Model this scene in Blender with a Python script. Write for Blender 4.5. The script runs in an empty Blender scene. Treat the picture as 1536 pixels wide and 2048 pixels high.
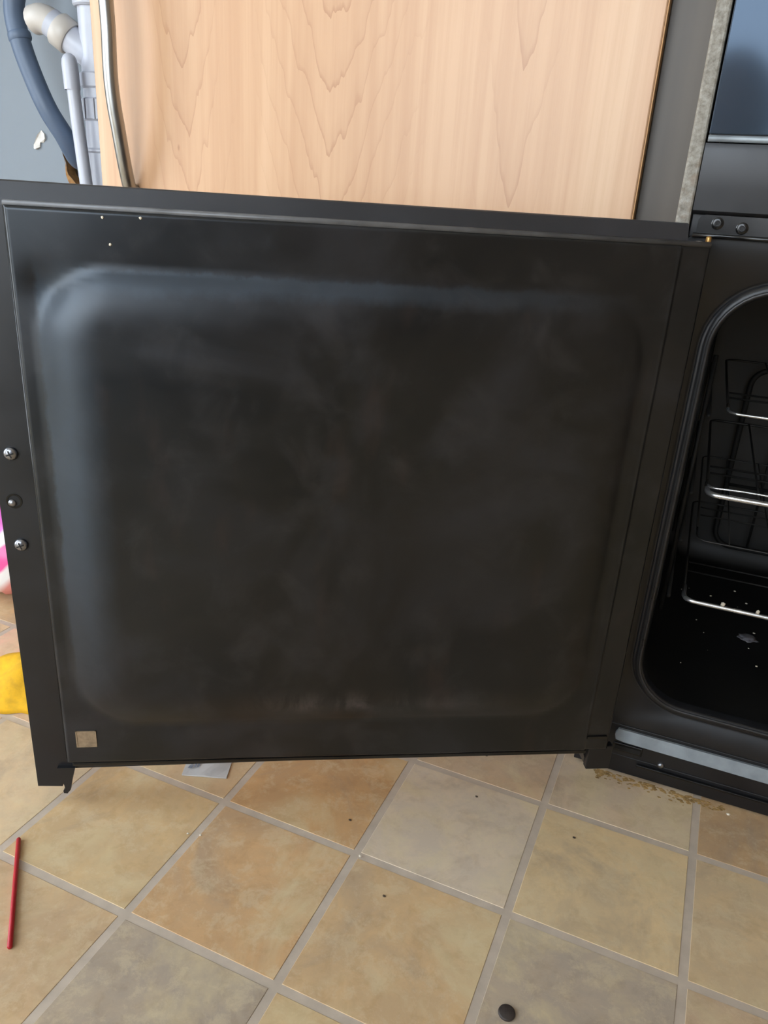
import bpy, bmesh, math, random
from mathutils import Matrix, Vector, noise

random.seed(7)
S = bpy.context.scene
COL = S.collection

# ------------------------------------------------------------------ camera
H = 0.5383
cam_d = bpy.data.cameras.new('camera')
cam = bpy.data.objects.new('camera', cam_d)
COL.objects.link(cam)
Rt = Vector((0.9241, 0.3773, 0.0604)); Fw = Vector((-0.3289, 0.8659, -0.3769))
Fw.normalize(); Rt = (Rt - Fw * Rt.dot(Fw)).normalized(); Up = Rt.cross(Fw)
cam.matrix_world = Matrix(((Rt.x, Up.x, -Fw.x, 0), (Rt.y, Up.y, -Fw.y, 0), (Rt.z, Up.z, -Fw.z, H), (0, 0, 0, 1)))
cam_d.sensor_fit = 'VERTICAL'; cam_d.sensor_height = 24.0
cam_d.lens = 1549.0 / 2048.0 * 24.0
cam_d.clip_start = 0.01
S.camera = cam

# ------------------------------------------------------------------ sky and daylight
SKY = (0.80, 0.90, 1.0); SKY_STRENGTH = 6.0
w = bpy.data.worlds.new('sky'); S.world = w; w.use_nodes = True
nt = w.node_tree; nt.nodes.clear()
out = nt.nodes.new('ShaderNodeOutputWorld'); bg = nt.nodes.new('ShaderNodeBackground')
tc = nt.nodes.new('ShaderNodeTexCoord'); sx = nt.nodes.new('ShaderNodeSeparateXYZ'); rp = nt.nodes.new('ShaderNodeValToRGB')
nt.links.new(tc.outputs['Generated'], sx.inputs[0]); nt.links.new(sx.outputs['Z'], rp.inputs[0])
rp.color_ramp.elements[0].position = 0.0; rp.color_ramp.elements[0].color = (0.90, 0.95, 1.0, 1)
rp.color_ramp.elements[1].position = 0.6; rp.color_ramp.elements[1].color = (0.70, 0.84, 1.0, 1)
nt.links.new(rp.outputs[0], bg.inputs[0]); bg.inputs[1].default_value = SKY_STRENGTH
nt.links.new(bg.outputs[0], out.inputs[0])
# the glazed door behind the camera is where daylight comes in: a portal guides the sky's light through it
WX0, WX1, WZ0, WZ1, WY = -1.55, 0.42, 0.06, 2.10, -2.0
pl = bpy.data.lights.new('daylight_portal', 'AREA'); pl.shape = 'RECTANGLE'
pl.size = WX1 - WX0; pl.size_y = WZ1 - WZ0; pl.cycles.is_portal = True
po = bpy.data.objects.new('daylight_portal', pl); COL.objects.link(po)
po.location = ((WX0 + WX1) / 2, WY - 0.02, (WZ0 + WZ1) / 2); po.rotation_euler = (math.radians(90), 0, math.radians(180))
# a second glazed door in the left wall
LY0, LY1, LZ0, LZ1 = -1.45, 0.05, 0.06, 2.15
pl2 = bpy.data.lights.new('daylight_portal', 'AREA'); pl2.shape = 'RECTANGLE'
pl2.size = LY1 - LY0; pl2.size_y = LZ1 - LZ0; pl2.cycles.is_portal = True
po2 = bpy.data.objects.new('daylight_portal', pl2); COL.objects.link(po2)
po2.location = (-2.32, (LY0 + LY1) / 2, (LZ0 + LZ1) / 2); po2.rotation_euler = (math.radians(90), 0, math.radians(90))
vs = S.view_settings
vs.view_transform = 'Standard'; vs.look = 'None'; vs.gamma = 1.0; vs.use_curve_mapping = False
vs.exposure = 0.50

# ------------------------------------------------------------------ material helpers
class NT:
    def __init__(self, name):
        self.m = bpy.data.materials.new(name); self.m.use_nodes = True
        self.t = self.m.node_tree; self.b = self.t.nodes['Principled BSDF']
    def n(self, typ, **kw):
        nd = self.t.nodes.new('ShaderNode' + typ)
        for k, v in kw.items(): setattr(nd, k, v)
        return nd
    def l(self, a, b): self.t.links.new(a, b)
    def coord(self, scale=(1, 1, 1), rot=(0, 0, 0), kind='Object'):
        c = self.n('TexCoord'); mp = self.n('Mapping')
        self.l(c.outputs[kind], mp.inputs[0]); mp.inputs['Scale'].default_value = scale; mp.inputs['Rotation'].default_value = rot
        return mp.outputs[0]
    def noise(self, co, scale, detail=4, rough=.55, dist=0):
        nd = self.n('TexNoise'); self.l(co, nd.inputs['Vector'])
        nd.inputs['Scale'].default_value = scale; nd.inputs['Detail'].default_value = detail
        nd.inputs['Roughness'].default_value = rough; nd.inputs['Distortion'].default_value = dist
        return nd.outputs[0]
    def ramp(self, fac, stops):
        r = self.n('ValToRGB'); self.l(fac, r.inputs[0]); e = r.color_ramp.elements
        while len(e) < len(stops): e.new(0.5)
        for el, (p, c) in zip(e, stops):
            el.position = p; el.color = (*c, 1) if len(c) == 3 else c
        return r.outputs[0]
    def math(self, op, a, b=None, c=None, clamp=False):
        nd = self.n('Math', operation=op); nd.use_clamp = clamp
        for i, v in enumerate((a, b, c)):
            if v is None: continue
            if isinstance(v, (int, float)): nd.inputs[i].default_value = v
            else: self.l(v, nd.inputs[i])
        return nd.outputs[0]
    def mix(self, fac, a, b, typ='MIX'):
        nd = self.n('Mix', data_type='RGBA', blend_type=typ)
        for i, v in ((0, fac), (6, a), (7, b)):
            if isinstance(v, (int, float)): nd.inputs[i].default_value = v
            elif isinstance(v, tuple): nd.inputs[i].default_value = (*v, 1)
            else: self.l(v, nd.inputs[i])
        return nd.outputs[2]
    def bump(self, h, strength=.3, dist=.001):
        b = self.n('Bump'); b.inputs['Strength'].default_value = strength; b.inputs['Distance'].default_value = dist
        self.l(h, b.inputs['Height']); self.l(b.outputs[0], self.b.inputs['Normal'])
    def set(self, **kw):
        for k, v in kw.items():
            i = self.b.inputs[k.replace('_', ' ')]
            if isinstance(v, (int, float)): i.default_value = v
            elif isinstance(v, tuple): i.default_value = (*v, 1) if len(v) == 3 else v
            else: self.l(v, i)
        return self

def lin(r, g, b):
    f = lambda c: (c / 255 / 12.92) if c / 255 <= .04045 else ((c / 255 + .055) / 1.055) ** 2.4
    return (f(r), f(g), f(b))

def plain(name, c, rough=.5, metal=0.0, var=.12, scale=40, bump=0.0, stretch=(1, 1, 1)):
    q = NT(name); co = q.coord(stretch); f = q.noise(co, scale)
    lo = tuple(x * (1 - var) for x in c); hi = tuple(min(1, x * (1 + var)) for x in c)
    q.set(Base_Color=q.ramp(f, [(.3, lo), (.7, hi)]), Metallic=metal)
    rr = q.math('MULTIPLY_ADD', f, .16, rough - .08); q.set(Roughness=rr)
    if bump: q.bump(f, bump)
    return q.m

M = {}
# floor print: the colour comes from each tile object, the mottling from noise
q = NT('stone_print')
oi = q.n('ObjectInfo'); geo = q.n('NewGeometry'); mp = q.n('Mapping'); q.l(geo.outputs['Position'], mp.inputs[0])
mpl = q.n('VectorMath', operation='SCALE'); q.l(oi.outputs['Random'], mpl.inputs['Scale']); mpl.inputs[0].default_value = (13, 7, 5)
ad = q.n('VectorMath', operation='ADD'); q.l(mp.outputs[0], ad.inputs[0]); q.l(mpl.outputs[0], ad.inputs[1]); co = ad.outputs[0]
n1 = q.noise(co, 20, 9, .72, .3); n2 = q.noise(co, 60, 6, .65, .4); n3 = q.noise(co, 9, 5, .6, 1.2)
c = q.mix(q.ramp(n1, [(.42, (0, 0, 0)), (.62, (1, 1, 1))]), oi.outputs['Color'], (1.14, 1.11, 1.04), 'MULTIPLY')
c = q.mix(q.ramp(n3, [(.50, (0, 0, 0)), (.66, (.65, .65, .65))]), c, lin(222, 202, 160))
c = q.mix(q.ramp(n3, [(.30, (.55, .55, .55)), (.44, (0, 0, 0))]), c, lin(172, 152, 130))
c = q.mix(q.ramp(n2, [(.36, (.5, .5, .5)), (.50, (0, 0, 0))]), c, (.84, .80, .74), 'MULTIPLY')
n4 = q.noise(co, 42, 10, .78, .25); c = q.mix(q.ramp(n4, [(.50, (0, 0, 0)), (.60, (.34, .34, .34)), (.70, (.2, .2, .2))]), c, lin(226, 208, 172))
q.set(Base_Color=c, Roughness=q.math('MULTIPLY_ADD', n2, .2, .42), Specular_IOR_Level=.35)
q.bump(q.math('ADD', n2, n1), .25, .0006); M['tile'] = q.m
M['grout'] = plain('grout', lin(198, 182, 164), .6, var=.1, scale=60)

# beech-effect laminate with cathedral figure running upwards
q = NT('beech_laminate')
co = q.coord(); sp = q.n('SeparateXYZ'); q.l(co, sp.inputs[0])
X, Z = sp.outputs['X'], sp.outputs['Z']
wob = q.noise(q.coord((14, 1, 3.0)), 1.0, 4, .6, .3); wob2 = q.noise(q.coord((60, 1, 8)), 1.0, 3, .6)
def cathedral(x0, k, freq, wid, amp):
    dx = q.math('SUBTRACT', X, x0); dx = q.math('ADD', dx, q.math('MULTIPLY_ADD', wob, .07, -.035))
    par = q.math('MULTIPLY', q.math('ABSOLUTE', q.math('POWER', q.math('ABSOLUTE', dx), 1.35)), k)
    fld = q.math('SUBTRACT', Z, par); fld = q.math('ADD', fld, q.math('MULTIPLY', wob2, .035))
    fr = q.math('FRACT', q.math('MULTIPLY', fld, freq))
    ln = q.math('ADD', q.math('MULTIPLY', q.math('SUBTRACT', 1.0, q.math('MULTIPLY', fr, 9.0), clamp=True), .75), q.math('MULTIPLY', q.math('SUBTRACT', 1.0, q.math('MULTIPLY', fr, 2.2), clamp=True), .35), clamp=True)
    fade = q.math('SUBTRACT', 1.0, q.math('DIVIDE', q.math('ABSOLUTE', dx), wid), clamp=True)
    return q.math('MULTIPLY', q.math('MULTIPLY', ln, fade), amp)
lines = q.math('ADD', cathedral(-.375, 6.5, 17.0, .10, 1.0), cathedral(-.545, 9.0, 15.0, .055, 1.0))
lines = q.math('ADD', lines, cathedral(-.19, 12.0, 9.0, .04, .9), clamp=True)
g1 = q.noise(q.coord((85, 1, 2.0)), 1.0, 6, .65, .2); g2 = q.noise(q.coord((16, 1, .7)), 1.0, 3, .5)
c = q.ramp(g2, [(.3, lin(196, 154, 117)), (.55, lin(208, 168, 131)), (.75, lin(218, 183, 147))])
c = q.mix(q.ramp(g1, [(.35, (.5, .5, .5)), (.6, (0, 0, 0))]), c, lin(188, 143, 106))
c = q.mix(q.math('MULTIPLY', lines, .62), c, lin(166, 118, 82))
spk = q.n('TexVoronoi'); q.l(q.coord((26, 1, 12)), spk.inputs['Vector']); spk.inputs['Scale'].default_value = 1.0
c = q.mix(q.ramp(spk.outputs['Distance'], [(.025, (.7, .7, .7)), (.05, (0, 0, 0))]), c, lin(165, 120, 85))
q.set(Base_Color=c, Roughness=.36, Specular_IOR_Level=.5); M['wood'] = q.m
M['wood_edge'] = plain('beech_edge', lin(200, 150, 95), .5, var=.1, scale=60)

# black vitreous enamel, wiped but smeared: smears change the gloss, stains and grey-blue bevel bands the tint
q = NT('black_enamel_smeared')
co = q.coord(); s1 = q.noise(co, 5.5, 6, .6, .8); s2 = q.noise(co, 22, 5, .65, .5); s3 = q.noise(q.coord((1, 1, .35)), 30, 4, .6)
c = q.ramp(s1, [(.36, (.0040, .0040, .0046)), (.50, (.0080, .0070, .0066)), (.66, (.019, .018, .020))])
c = q.mix(q.ramp(s2, [(.52, (0, 0, 0)), (.72, (.55, .55, .55))]), c, (.030, .027, .027))
c = q.mix(q.ramp(s3, [(.60, (0, 0, 0)), (.76, (.45, .45, .45))]), c, (.034, .020, .016))
sp = q.n('SeparateXYZ'); q.l(co, sp.inputs[0]); LX, LZ = sp.outputs['X'], sp.outputs['Z']
rag = q.noise(q.coord((1, 1, .6)), 46, 6, .7); rag2 = q.noise(co, 14, 4, .6)
def band(v, a, b, c_, d):      # 0 below a, 1 between b and c, 0 above d
    up = q.math('DIVIDE', q.math('SUBTRACT', v, a), b - a, clamp=True); dn = q.math('DIVIDE', q.math('SUBTRACT', d, v), d - c_, clamp=True)
    return q.math('MULTIPLY', up, dn)
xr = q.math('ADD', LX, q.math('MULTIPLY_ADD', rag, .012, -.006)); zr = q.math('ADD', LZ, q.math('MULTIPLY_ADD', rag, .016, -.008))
bevel_band_l = q.math('MULTIPLY', band(xr, -.4985, -.4955, -.478, -.452), band(LZ, .10, .30, .462, .486))  # grey-blue band along the left bevel, fading towards the bottom
bevel_band_t = q.math('MULTIPLY', band(zr, .462, .470, .478, .481), band(LX, -.487, -.46, -.30, -.05))  # thinner ragged band along the top bevel, fading towards the hinge
bevel_bands = q.math('MULTIPLY', q.math('MAXIMUM', bevel_band_l, q.math('MULTIPLY', bevel_band_t, .8)), q.math('MULTIPLY_ADD', rag2, .9, .45), clamp=True)
c = q.mix(q.math('MULTIPLY', bevel_bands, .75), c, (.040, .054, .072))
drip = q.math('MULTIPLY', band(q.math('ADD', LZ, q.math('MULTIPLY_ADD', rag2, .016, -.008)), .104, .116, .118, .138), band(LX, -.37, -.31, -.25, -.10))
drip = q.math('MULTIPLY', drip, q.ramp(q.noise(q.coord((1, 1, .45)), 34, 6, .75, .6), [(.42, (0, 0, 0)), (.70, (1, 1, 1))]))
c = q.mix(q.math('MULTIPLY', drip, .7), c, (.105, .085, .080))
rg = q.math('ADD', q.math('MULTIPLY_ADD', s1, .26, .14), q.math('MULTIPLY', s2, .14))
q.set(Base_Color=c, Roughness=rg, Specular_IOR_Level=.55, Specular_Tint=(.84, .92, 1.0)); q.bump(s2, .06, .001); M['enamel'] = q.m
M['lip'] = plain('lip_highlight_grey', (.11, .11, .112), .34, var=.25, scale=60)  # pale grey paints in the light caught by the rounded lip
M['rail'] = plain('black_rail_skylit', (.028, .029, .033), .36, var=.2, scale=14)  # black paint lightened, with the sky glow on the top rail mixed in
M['seal'] = plain('black_seal', (.03, .03, .032), .3, var=.3, scale=40)
M['fascia'] = plain('black_fascia', (.016, .016, .0175), .36, var=.2, scale=30)
M['black'] = plain('black_paint', (.0085, .0088, .0105), .38, var=.25, scale=30)
M['black_gloss'] = plain('black_gloss_enamel', (.006, .006, .006), .20, var=.5, scale=18)
M['cavity'] = plain('oven_lining', (.0042, .0039, .0032), .50, var=.7, scale=14, bump=.15)
M['black_matt'] = plain('black_matt', (.006, .006, .006), .7, var=.3, scale=40)
q = NT('dark_glass'); q.set(Base_Color=q.ramp(q.noise(q.coord(), 6), [(.4, (.026, .036, .050)), (.6, (.034, .044, .060))]), Roughness=.09, Specular_IOR_Level=.5, Specular_Tint=(.55, .74, 1.0)); M['glass_black'] = q.m
M['chrome'] = plain('dull_steel', (.30, .31, .34), .30, 1.0, var=.08, scale=60)
M['steel'] = plain('brushed_steel', (.40, .40, .39), .34, 1.0, var=.08, scale=8, stretch=(40, 40, 1))
M['rack'] = plain('chromed_wire', (.66, .66, .66), .26, .9, var=.3, scale=35)
M['rack_dark'] = plain('burnt_wire', (.012, .011, .010), .5, .0, var=.6, scale=30)
M['strip'] = plain('grey_sill', (.26, .29, .31), .42, .4, var=.2, scale=50)
q = NT('worn_grey_edge'); co = q.coord(); a = q.noise(co, 170, 5, .7); b = q.noise(co, 18, 4, .6)
c = q.ramp(a, [(.34, lin(108, 100, 88)), (.52, lin(140, 135, 124)), (.72, lin(170, 166, 156))])
c = q.mix(q.ramp(b, [(.56, (0, 0, 0)), (.68, (.8, .8, .8))]), c, lin(122, 88, 52)); q.set(Base_Color=c, Roughness=.6); q.bump(a, .4); M['worn'] = q.m
M['greasy'] = plain('greasy_taupe', lin(86, 76, 64), .42, var=.18, scale=3.0, stretch=(9, 9, .6))
M['bare'] = plain('bare_metal', lin(150, 130, 105), .5, .2, var=.3, scale=160)
M['brass'] = plain('brass', lin(190, 150, 90), .35, .8, var=.1)
M['melamine'] = plain('grey_melamine', lin(116, 125, 133), .5, var=.05, scale=9)
M['chip'] = plain('raw_chipboard', lin(150, 110, 65), .9, var=.35, scale=140, bump=.6)
M['pvc'] = plain('white_pvc', lin(188, 192, 203), .35, var=.05, scale=25)
M['pvc_warm'] = plain('yellowed_pvc', lin(194, 188, 180), .35, var=.06, scale=25)
M['hose'] = plain('blue_grey_hose', lin(88, 104, 126), .45, var=.1, scale=20)
M['dust'] = plain('off_white_flake', lin(212, 208, 200), .8, var=.12, scale=90)
M['ash'] = plain('grey_ash', lin(96, 94, 98), .6, var=.3, scale=120)
M['wall'] = plain('painted_plaster', lin(206, 196, 180), .85, var=.03, scale=6)
M['wall_dark'] = plain('taupe_plaster', lin(150, 132, 112), .85, var=.03, scale=6)
M['ceil'] = plain('ceiling_white', lin(225, 222, 216), .9, var=.02, scale=6)
M['upvc'] = plain('white_frame', lin(232, 234, 236), .35, var=.02)
M['patio'] = plain('patio_paving', lin(150, 148, 142), .85, var=.15, scale=5)
q = NT('clear_pane'); q.set(Base_Color=(1, 1, 1), Roughness=0.0, Transmission_Weight=1.0, IOR=1.0, Alpha=.06, Specular_IOR_Level=.2)
gl = q.n('Mapping'); M['pane'] = q.m
M['red'] = plain('red_plastic', lin(178, 34, 44), .4, var=.12, scale=120)
M['disc'] = plain('dark_grey_plastic', lin(62, 54, 50), .55, var=.25, scale=300)
M['crumb'] = plain('pale_crumb', lin(226, 216, 196), .8, var=.15, scale=300)
M['speck'] = plain('dark_speck', lin(70, 58, 46), .8, var=.3, scale=300)
M['grime'] = plain('brown_grime', lin(172, 138, 86), .9, var=.45, scale=150, bump=.5)
M['soot'] = plain('dark_grime', lin(60, 50, 44), .9, var=.45, scale=150, bump=.5)
M['paper'] = plain('white_paper', lin(196, 194, 192), .7, var=.04, scale=80)
M['ink'] = plain('grey_ink', lin(118, 124, 138), .8, var=.1)
M['yellow'] = plain('yellow_cloth', lin(226, 172, 28), .85, var=.14, scale=110, bump=.5)
q = NT('pink_white_film'); co = q.coord(); sp = q.n('SeparateXYZ'); q.l(co, sp.inputs[0])
f = q.math('ADD', sp.outputs['Z'], q.math('MULTIPLY_ADD', q.noise(co, 9, 3), .03, -.015))
f = q.math('ADD', f, q.math('MULTIPLY_ADD', sp.outputs['X'], -.8, -.612))
f = q.math('MULTIPLY', f, 6.25)
W_, P1, P2, R_ = lin(226, 220, 214), lin(240, 120, 215), lin(232, 84, 150), lin(205, 128, 116)
c = q.ramp(f, [(.0, lin(206, 192, 176)), (.06, lin(206, 192, 176)), (.10, R_), (.24, R_), (.31, W_), (.40, W_), (.43, P2), (.62, P2), (.65, W_), (.76, W_), (.79, P1), (1.0, P1)])
q.set(Base_Color=c, Roughness=.32, Transmission_Weight=.0); M['bag'] = q.m
M['denim'] = plain('dark_blue_cloth', lin(58, 66, 84), .9, var=.12, scale=90)
M['skin'] = plain('skin', lin(196, 150, 126), .55, var=.05, scale=30)
M['hair'] = plain('dark_hair', lin(48, 38, 32), .6, var=.2, scale=120)

# ------------------------------------------------------------------ mesh helpers
def link(name, me, mat, parent=None, smooth=False, keep=True):
    o = bpy.data.objects.new(name, me); COL.objects.link(o)
    if mat is not None and len(me.materials) == 0: me.materials.append(M[mat] if isinstance(mat, str) else mat)
    if smooth:
        for p in me.polygons: p.use_smooth = True
    if parent is not None:
        o.parent = parent
        if keep: o.matrix_parent_inverse = parent.matrix_basis.inverted()
    return o
def obj(name, bm, mat, parent=None, smooth=False, keep=True, sharp=None):
    me = bpy.data.meshes.new(name); bmesh.ops.recalc_face_normals(bm, faces=bm.faces)
    if sharp is not None:
        for e in bm.edges:
            if len(e.link_faces) == 2 and e.calc_face_angle(0) > math.radians(sharp): e.smooth = False
        smooth = True
    bm.to_mesh(me); bm.free()
    return link(name, me, mat, parent, smooth, keep)
def empty(name, loc, rz=0):
    o = bpy.data.objects.new(name, None); COL.objects.link(o); o.empty_display_size = .05
    o.matrix_basis = Matrix.Translation(loc) @ Matrix.Rotation(rz, 4, 'Z'); return o
def tag(o, label=None, cat=None, group=None, kind=None):
    if label: o['label'] = label
    if cat: o['category'] = cat
    if group: o['group'] = group
    if kind: o['kind'] = kind
    return o
def box(bm, a, b, bev=0.0, seg=2):
    r = bmesh.ops.create_cube(bm, size=1.0); vv = r['verts']
    for v in vv: v.co = Vector([(a[i] + b[i]) / 2 + v.co[i] * (b[i] - a[i]) for i in range(3)])
    if bev:
        es = list({e for v in vv for e in v.link_edges})
        bmesh.ops.bevel(bm, geom=es, offset=bev, segments=seg, affect='EDGES', profile=.5)
    return bm
def B(*boxes, bev=0.0, seg=2):
    bm = bmesh.new()
    for a, b in boxes: box(bm, a, b, bev, seg)
    return bm
def tube(bm, pts, rad, n=12, cap=True, closed=False):
    pts = [Vector(p) for p in pts]; N = len(pts); rings = []
    rads = rad if isinstance(rad, (list, tuple)) else [rad] * N
    ref = None
    for i, p in enumerate(pts):
        if closed: t = pts[(i + 1) % N] - pts[i - 1]
        else: t = pts[min(i + 1, N - 1)] - pts[max(i - 1, 0)]
        t.normalize()
        if ref is None:
            ref = Vector((0, 0, 1)) if abs(t.z) < .9 else Vector((1, 0, 0))
        u = (ref - t * ref.dot(t)).normalized(); ref = u; v = t.cross(u)
        rings.append([bm.verts.new(p + (u * math.cos(2 * math.pi * k / n) + v * math.sin(2 * math.pi * k / n)) * rads[i]) for k in range(n)])
    for i in range(N if closed else N - 1):
        a, b = rings[i], rings[(i + 1) % N]
        for k in range(n): bm.faces.new((a[k], a[(k + 1) % n], b[(k + 1) % n], b[k]))
    if cap and not closed:
        bm.faces.new(rings[0][::-1]); bm.faces.new(rings[-1])
    return bm
def smooth_path(pts, n=8):
    P = [Vector(p) for p in pts]; o = []
    for i in range(len(P) - 1):
        p0, p1, p2, p3 = P[max(i - 1, 0)], P[i], P[i + 1], P[min(i + 2, len(P) - 1)]
        for k in range(n):
            t = k / n
            o.append(.5 * ((2 * p1) + (p2 - p0) * t + (2 * p0 - 5 * p1 + 4 * p2 - p3) * t * t + (3 * p1 - p0 - 3 * p2 + p3) * t ** 3))
    o.append(P[-1]); return o
def fillet(pts, r, n=6, closed=False):
    P = [Vector(p) for p in pts]; o = []; N = len(P)
    for i, p in enumerate(P):
        if not closed and i in (0, N - 1): o.append(p); continue
        a, b = P[i - 1], P[(i + 1) % N]; da, db = (a - p), (b - p); rr = min(r, da.length * .49, db.length * .49)
        s, e = p + da.normalized() * rr, p + db.normalized() * rr
        for k in range(n + 1):
            t = k / n; o.append(s * (1 - t) ** 2 + p * 2 * t * (1 - t) + e * t * t)
    return o
def lathe(bm, prof, mtx, n=20):
    rings = []
    for r, z in prof:
        if r < 1e-7: rings.append([bm.verts.new(mtx @ Vector((0, 0, z)))])
        else: rings.append([bm.verts.new(mtx @ Vector((r * math.cos(2 * math.pi * k / n), r * math.sin(2 * math.pi * k / n), z))) for k in range(n)])
    for a, b in zip(rings, rings[1:]):
        for k in range(n):
            k2 = (k + 1) % n
            if len(a) == 1 and len(b) == 1: continue
            if len(a) == 1: bm.faces.new((a[0], b[k], b[k2]))
            elif len(b) == 1: bm.faces.new((a[k], a[k2], b[0]))
            else: bm.faces.new((a[k], a[k2], b[k2], b[k]))
    return bm
def axis(p, d):
    d = Vector(d).normalized(); return Matrix.Translation(p) @ d.to_track_quat('Z', 'Y').to_matrix().to_4x4()
def prism(bm, pts2, f0, f1):
    a = [bm.verts.new(f0(*p)) for p in pts2]; b = [bm.verts.new(f1(*p)) for p in pts2]
    bm.faces.new(a[::-1]); bm.faces.new(b); n = len(a)
    for k in range(n): bm.faces.new((a[k], a[(k + 1) % n], b[(k + 1) % n], b[k]))
    return bm
def rrect(x0, x1, z0, z1, r, n=8):
    o = []
    for cx, cz, a0 in ((x1 - r, z1 - r, 0), (x0 + r, z1 - r, 90), (x0 + r, z0 + r, 180), (x1 - r, z0 + r, 270)):
        for k in range(n + 1):
            a = math.radians(a0 + 90 * k / n); o.append((cx + r * math.cos(a), cz + r * math.sin(a)))
    return o
def loft(bm, loops, cap_last=False):
    R_ = [[bm.verts.new(p) for p in L] for L in loops]; n = len(R_[0])
    for a, b in zip(R_, R_[1:]):
        for k in range(n): bm.faces.new((a[k], a[(k + 1) % n], b[(k + 1) % n], b[k]))
    if cap_last: bm.faces.new(R_[-1])
    return bm
def lump(bm, c, r, seed=0, sub=1, amp=.35):
    res = bmesh.ops.create_icosphere(bm, subdivisions=sub, radius=1.0)
    for v in res['verts']:
        k = 1 + amp * noise.noise(v.co * 1.7 + Vector((seed * 3.1, seed, 0)))
        v.co = Vector((c[0] + v.co.x * r[0] * k, c[1] + v.co.y * r[1] * k, c[2] + v.co.z * r[2] * k))
    return bm

# ------------------------------------------------------------------ setting: room
RX0, RX1, RY0, RY1, RZ1 = -2.3, 1.6, WY, 1.36, 2.4
st = lambda name, bm, mat: tag(obj(name, bm, mat), kind='structure')
floor = st('floor', B(((RX0, RY0, -.06), (RX1, RY1, -.0004))), 'grout')
st('ceiling', B(((RX0, RY0, RZ1), (RX1, RY1, RZ1 + .05))), 'ceil')
st('wall_left', B(((RX0 - .08, RY0, -.06), (RX0, LY0, RZ1)), ((RX0 - .08, LY1, -.06), (RX0, RY1, RZ1)), ((RX0 - .08, LY0, -.06), (RX0, LY1, LZ0)), ((RX0 - .08, LY0, LZ1), (RX0, LY1, RZ1))), 'wall')
st('window_2', B(((RX0 - .07, LY0, LZ0), (RX0 - .02, LY0 + .05, LZ1)), ((RX0 - .07, LY1 - .05, LZ0), (RX0 - .02, LY1, LZ1)), ((RX0 - .07, LY0, LZ0), (RX0 - .02, LY1, LZ0 + .05)), ((RX0 - .07, LY0, LZ1 - .05), (RX0 - .02, LY1, LZ1)), ((RX0 - .07, -.73, LZ0), (RX0 - .02, -.67, LZ1))), 'upvc')
st('wall_right', B(((RX1, RY0, -.06), (RX1 + .08, RY1, RZ1))), 'wall_dark')
st('wall_front', B(((RX0, RY1, -.06), (RX1, RY1 + .08, RZ1))), 'wall')
st('wall_back', B(((RX0, WY - .12, -.06), (WX0, WY, RZ1)), ((WX1, WY - .12, -.06), (RX1, WY, RZ1)), ((WX0, WY - .12, WZ1), (WX1, WY, RZ1)), ((WX0, WY - .12, -.06), (WX1, WY, WZ0))), 'wall_dark')
win = st('window_1', B(((WX0, WY - .09, WZ0), (WX0 + .05, WY - .03, WZ1)), ((WX1 - .05, WY - .09, WZ0), (WX1, WY - .03, WZ1)), ((WX0, WY - .09, WZ0), (WX1, WY - .03, WZ0 + .05)), ((WX0, WY - .09, WZ1 - .05), (WX1, WY - .03, WZ1)), (((WX0 + WX1) / 2 - .03, WY - .09, WZ0), ((WX0 + WX1) / 2 + .03, WY - .03, WZ1))), 'upvc')
st('patio_ground', B(((-8, -12, -.2), (8, WY - .12, -.12))), 'patio')

# vinyl floor: printed stone tiles a little proud of the grey joints
TP = .1375; PHI = math.radians(-1.27)
U_ = Vector((math.cos(PHI), math.sin(PHI), 0)); V_ = Vector((math.sin(PHI), -math.cos(PHI), 0)); O_ = Vector((-.1862, .6212, 0))
GAP = .0036
def tile_mesh():
    h = TP / 2 - GAP; bm = B(((-h, -h, -.004), (h, h, 0)))
    bmesh.ops.bevel(bm, geom=[e for e in bm.edges if all(v.co.z > -.001 for v in e.verts)], offset=.0003, segments=1, affect='EDGES')
    me = bpy.data.meshes.new('tile'); bm.to_mesh(me); bm.free(); me.materials.append(M['tile']); return me
tmesh = tile_mesh()
TCOL = {(-1, 1): (204, 166, 124), (0, 0): (212, 194, 172), (1, 0): (216, 190, 150), (0, 1): (206, 174, 134), (1, 1): (181, 165, 147),
        (-1, 2): (177, 161, 143), (-2, 1): (206, 176, 134), (-1, 0): (200, 160, 116), (-2, 2): (200, 170, 134), (0, -1): (202, 176, 148),
        (1, -1): (208, 186, 160), (2, -1): (192, 160, 124), (2, 0): (206, 180, 144), (2, 1): (194, 168, 140), (0, 2): (204, 172, 130), (1, 2): (186, 164, 142),
        (-3, 1): (212, 188, 154), (-3, 0): (210, 178, 148), (-4, 0): (235, 188, 162), (-3, -1): (235, 190, 166), (-4, -1): (235, 192, 168), (-4, 1): (218, 188, 158), (-2, 0): (202, 172, 136), (-2, 3): (204, 174, 136), (-3, 2): (194, 168, 142)}  # peach far-left entries have the bright floor light mixed into their colour
pal = [(204, 174, 134), (212, 190, 158), (188, 166, 146), (200, 164, 122), (214, 188, 152)]
def tile_at(u, v): return O_ + U_ * ((u + .5) * TP) + V_ * ((v + .5) * TP)
far = []
for u in range(-17, 13):
    for v in range(-7, 20):
        c = tile_at(u, v)
        if not (RX0 + .08 < c.x < RX1 - .08 and RY0 + .08 < c.y < RY1 - .08): continue
        if -6 <= u <= 3 and -3 <= v <= 4:
            o = link('tile', tmesh, None, floor); o.matrix_basis = Matrix.Translation(c) @ Matrix.Rotation(PHI, 4, 'Z')
            rc = random.Random(u * 31 + v * 7); o.color = (*lin(*TCOL.get((u, v), rc.choice(pal))), 1)
        else: far.append(c)
bm = bmesh.new(); h = TP / 2 - GAP
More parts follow.
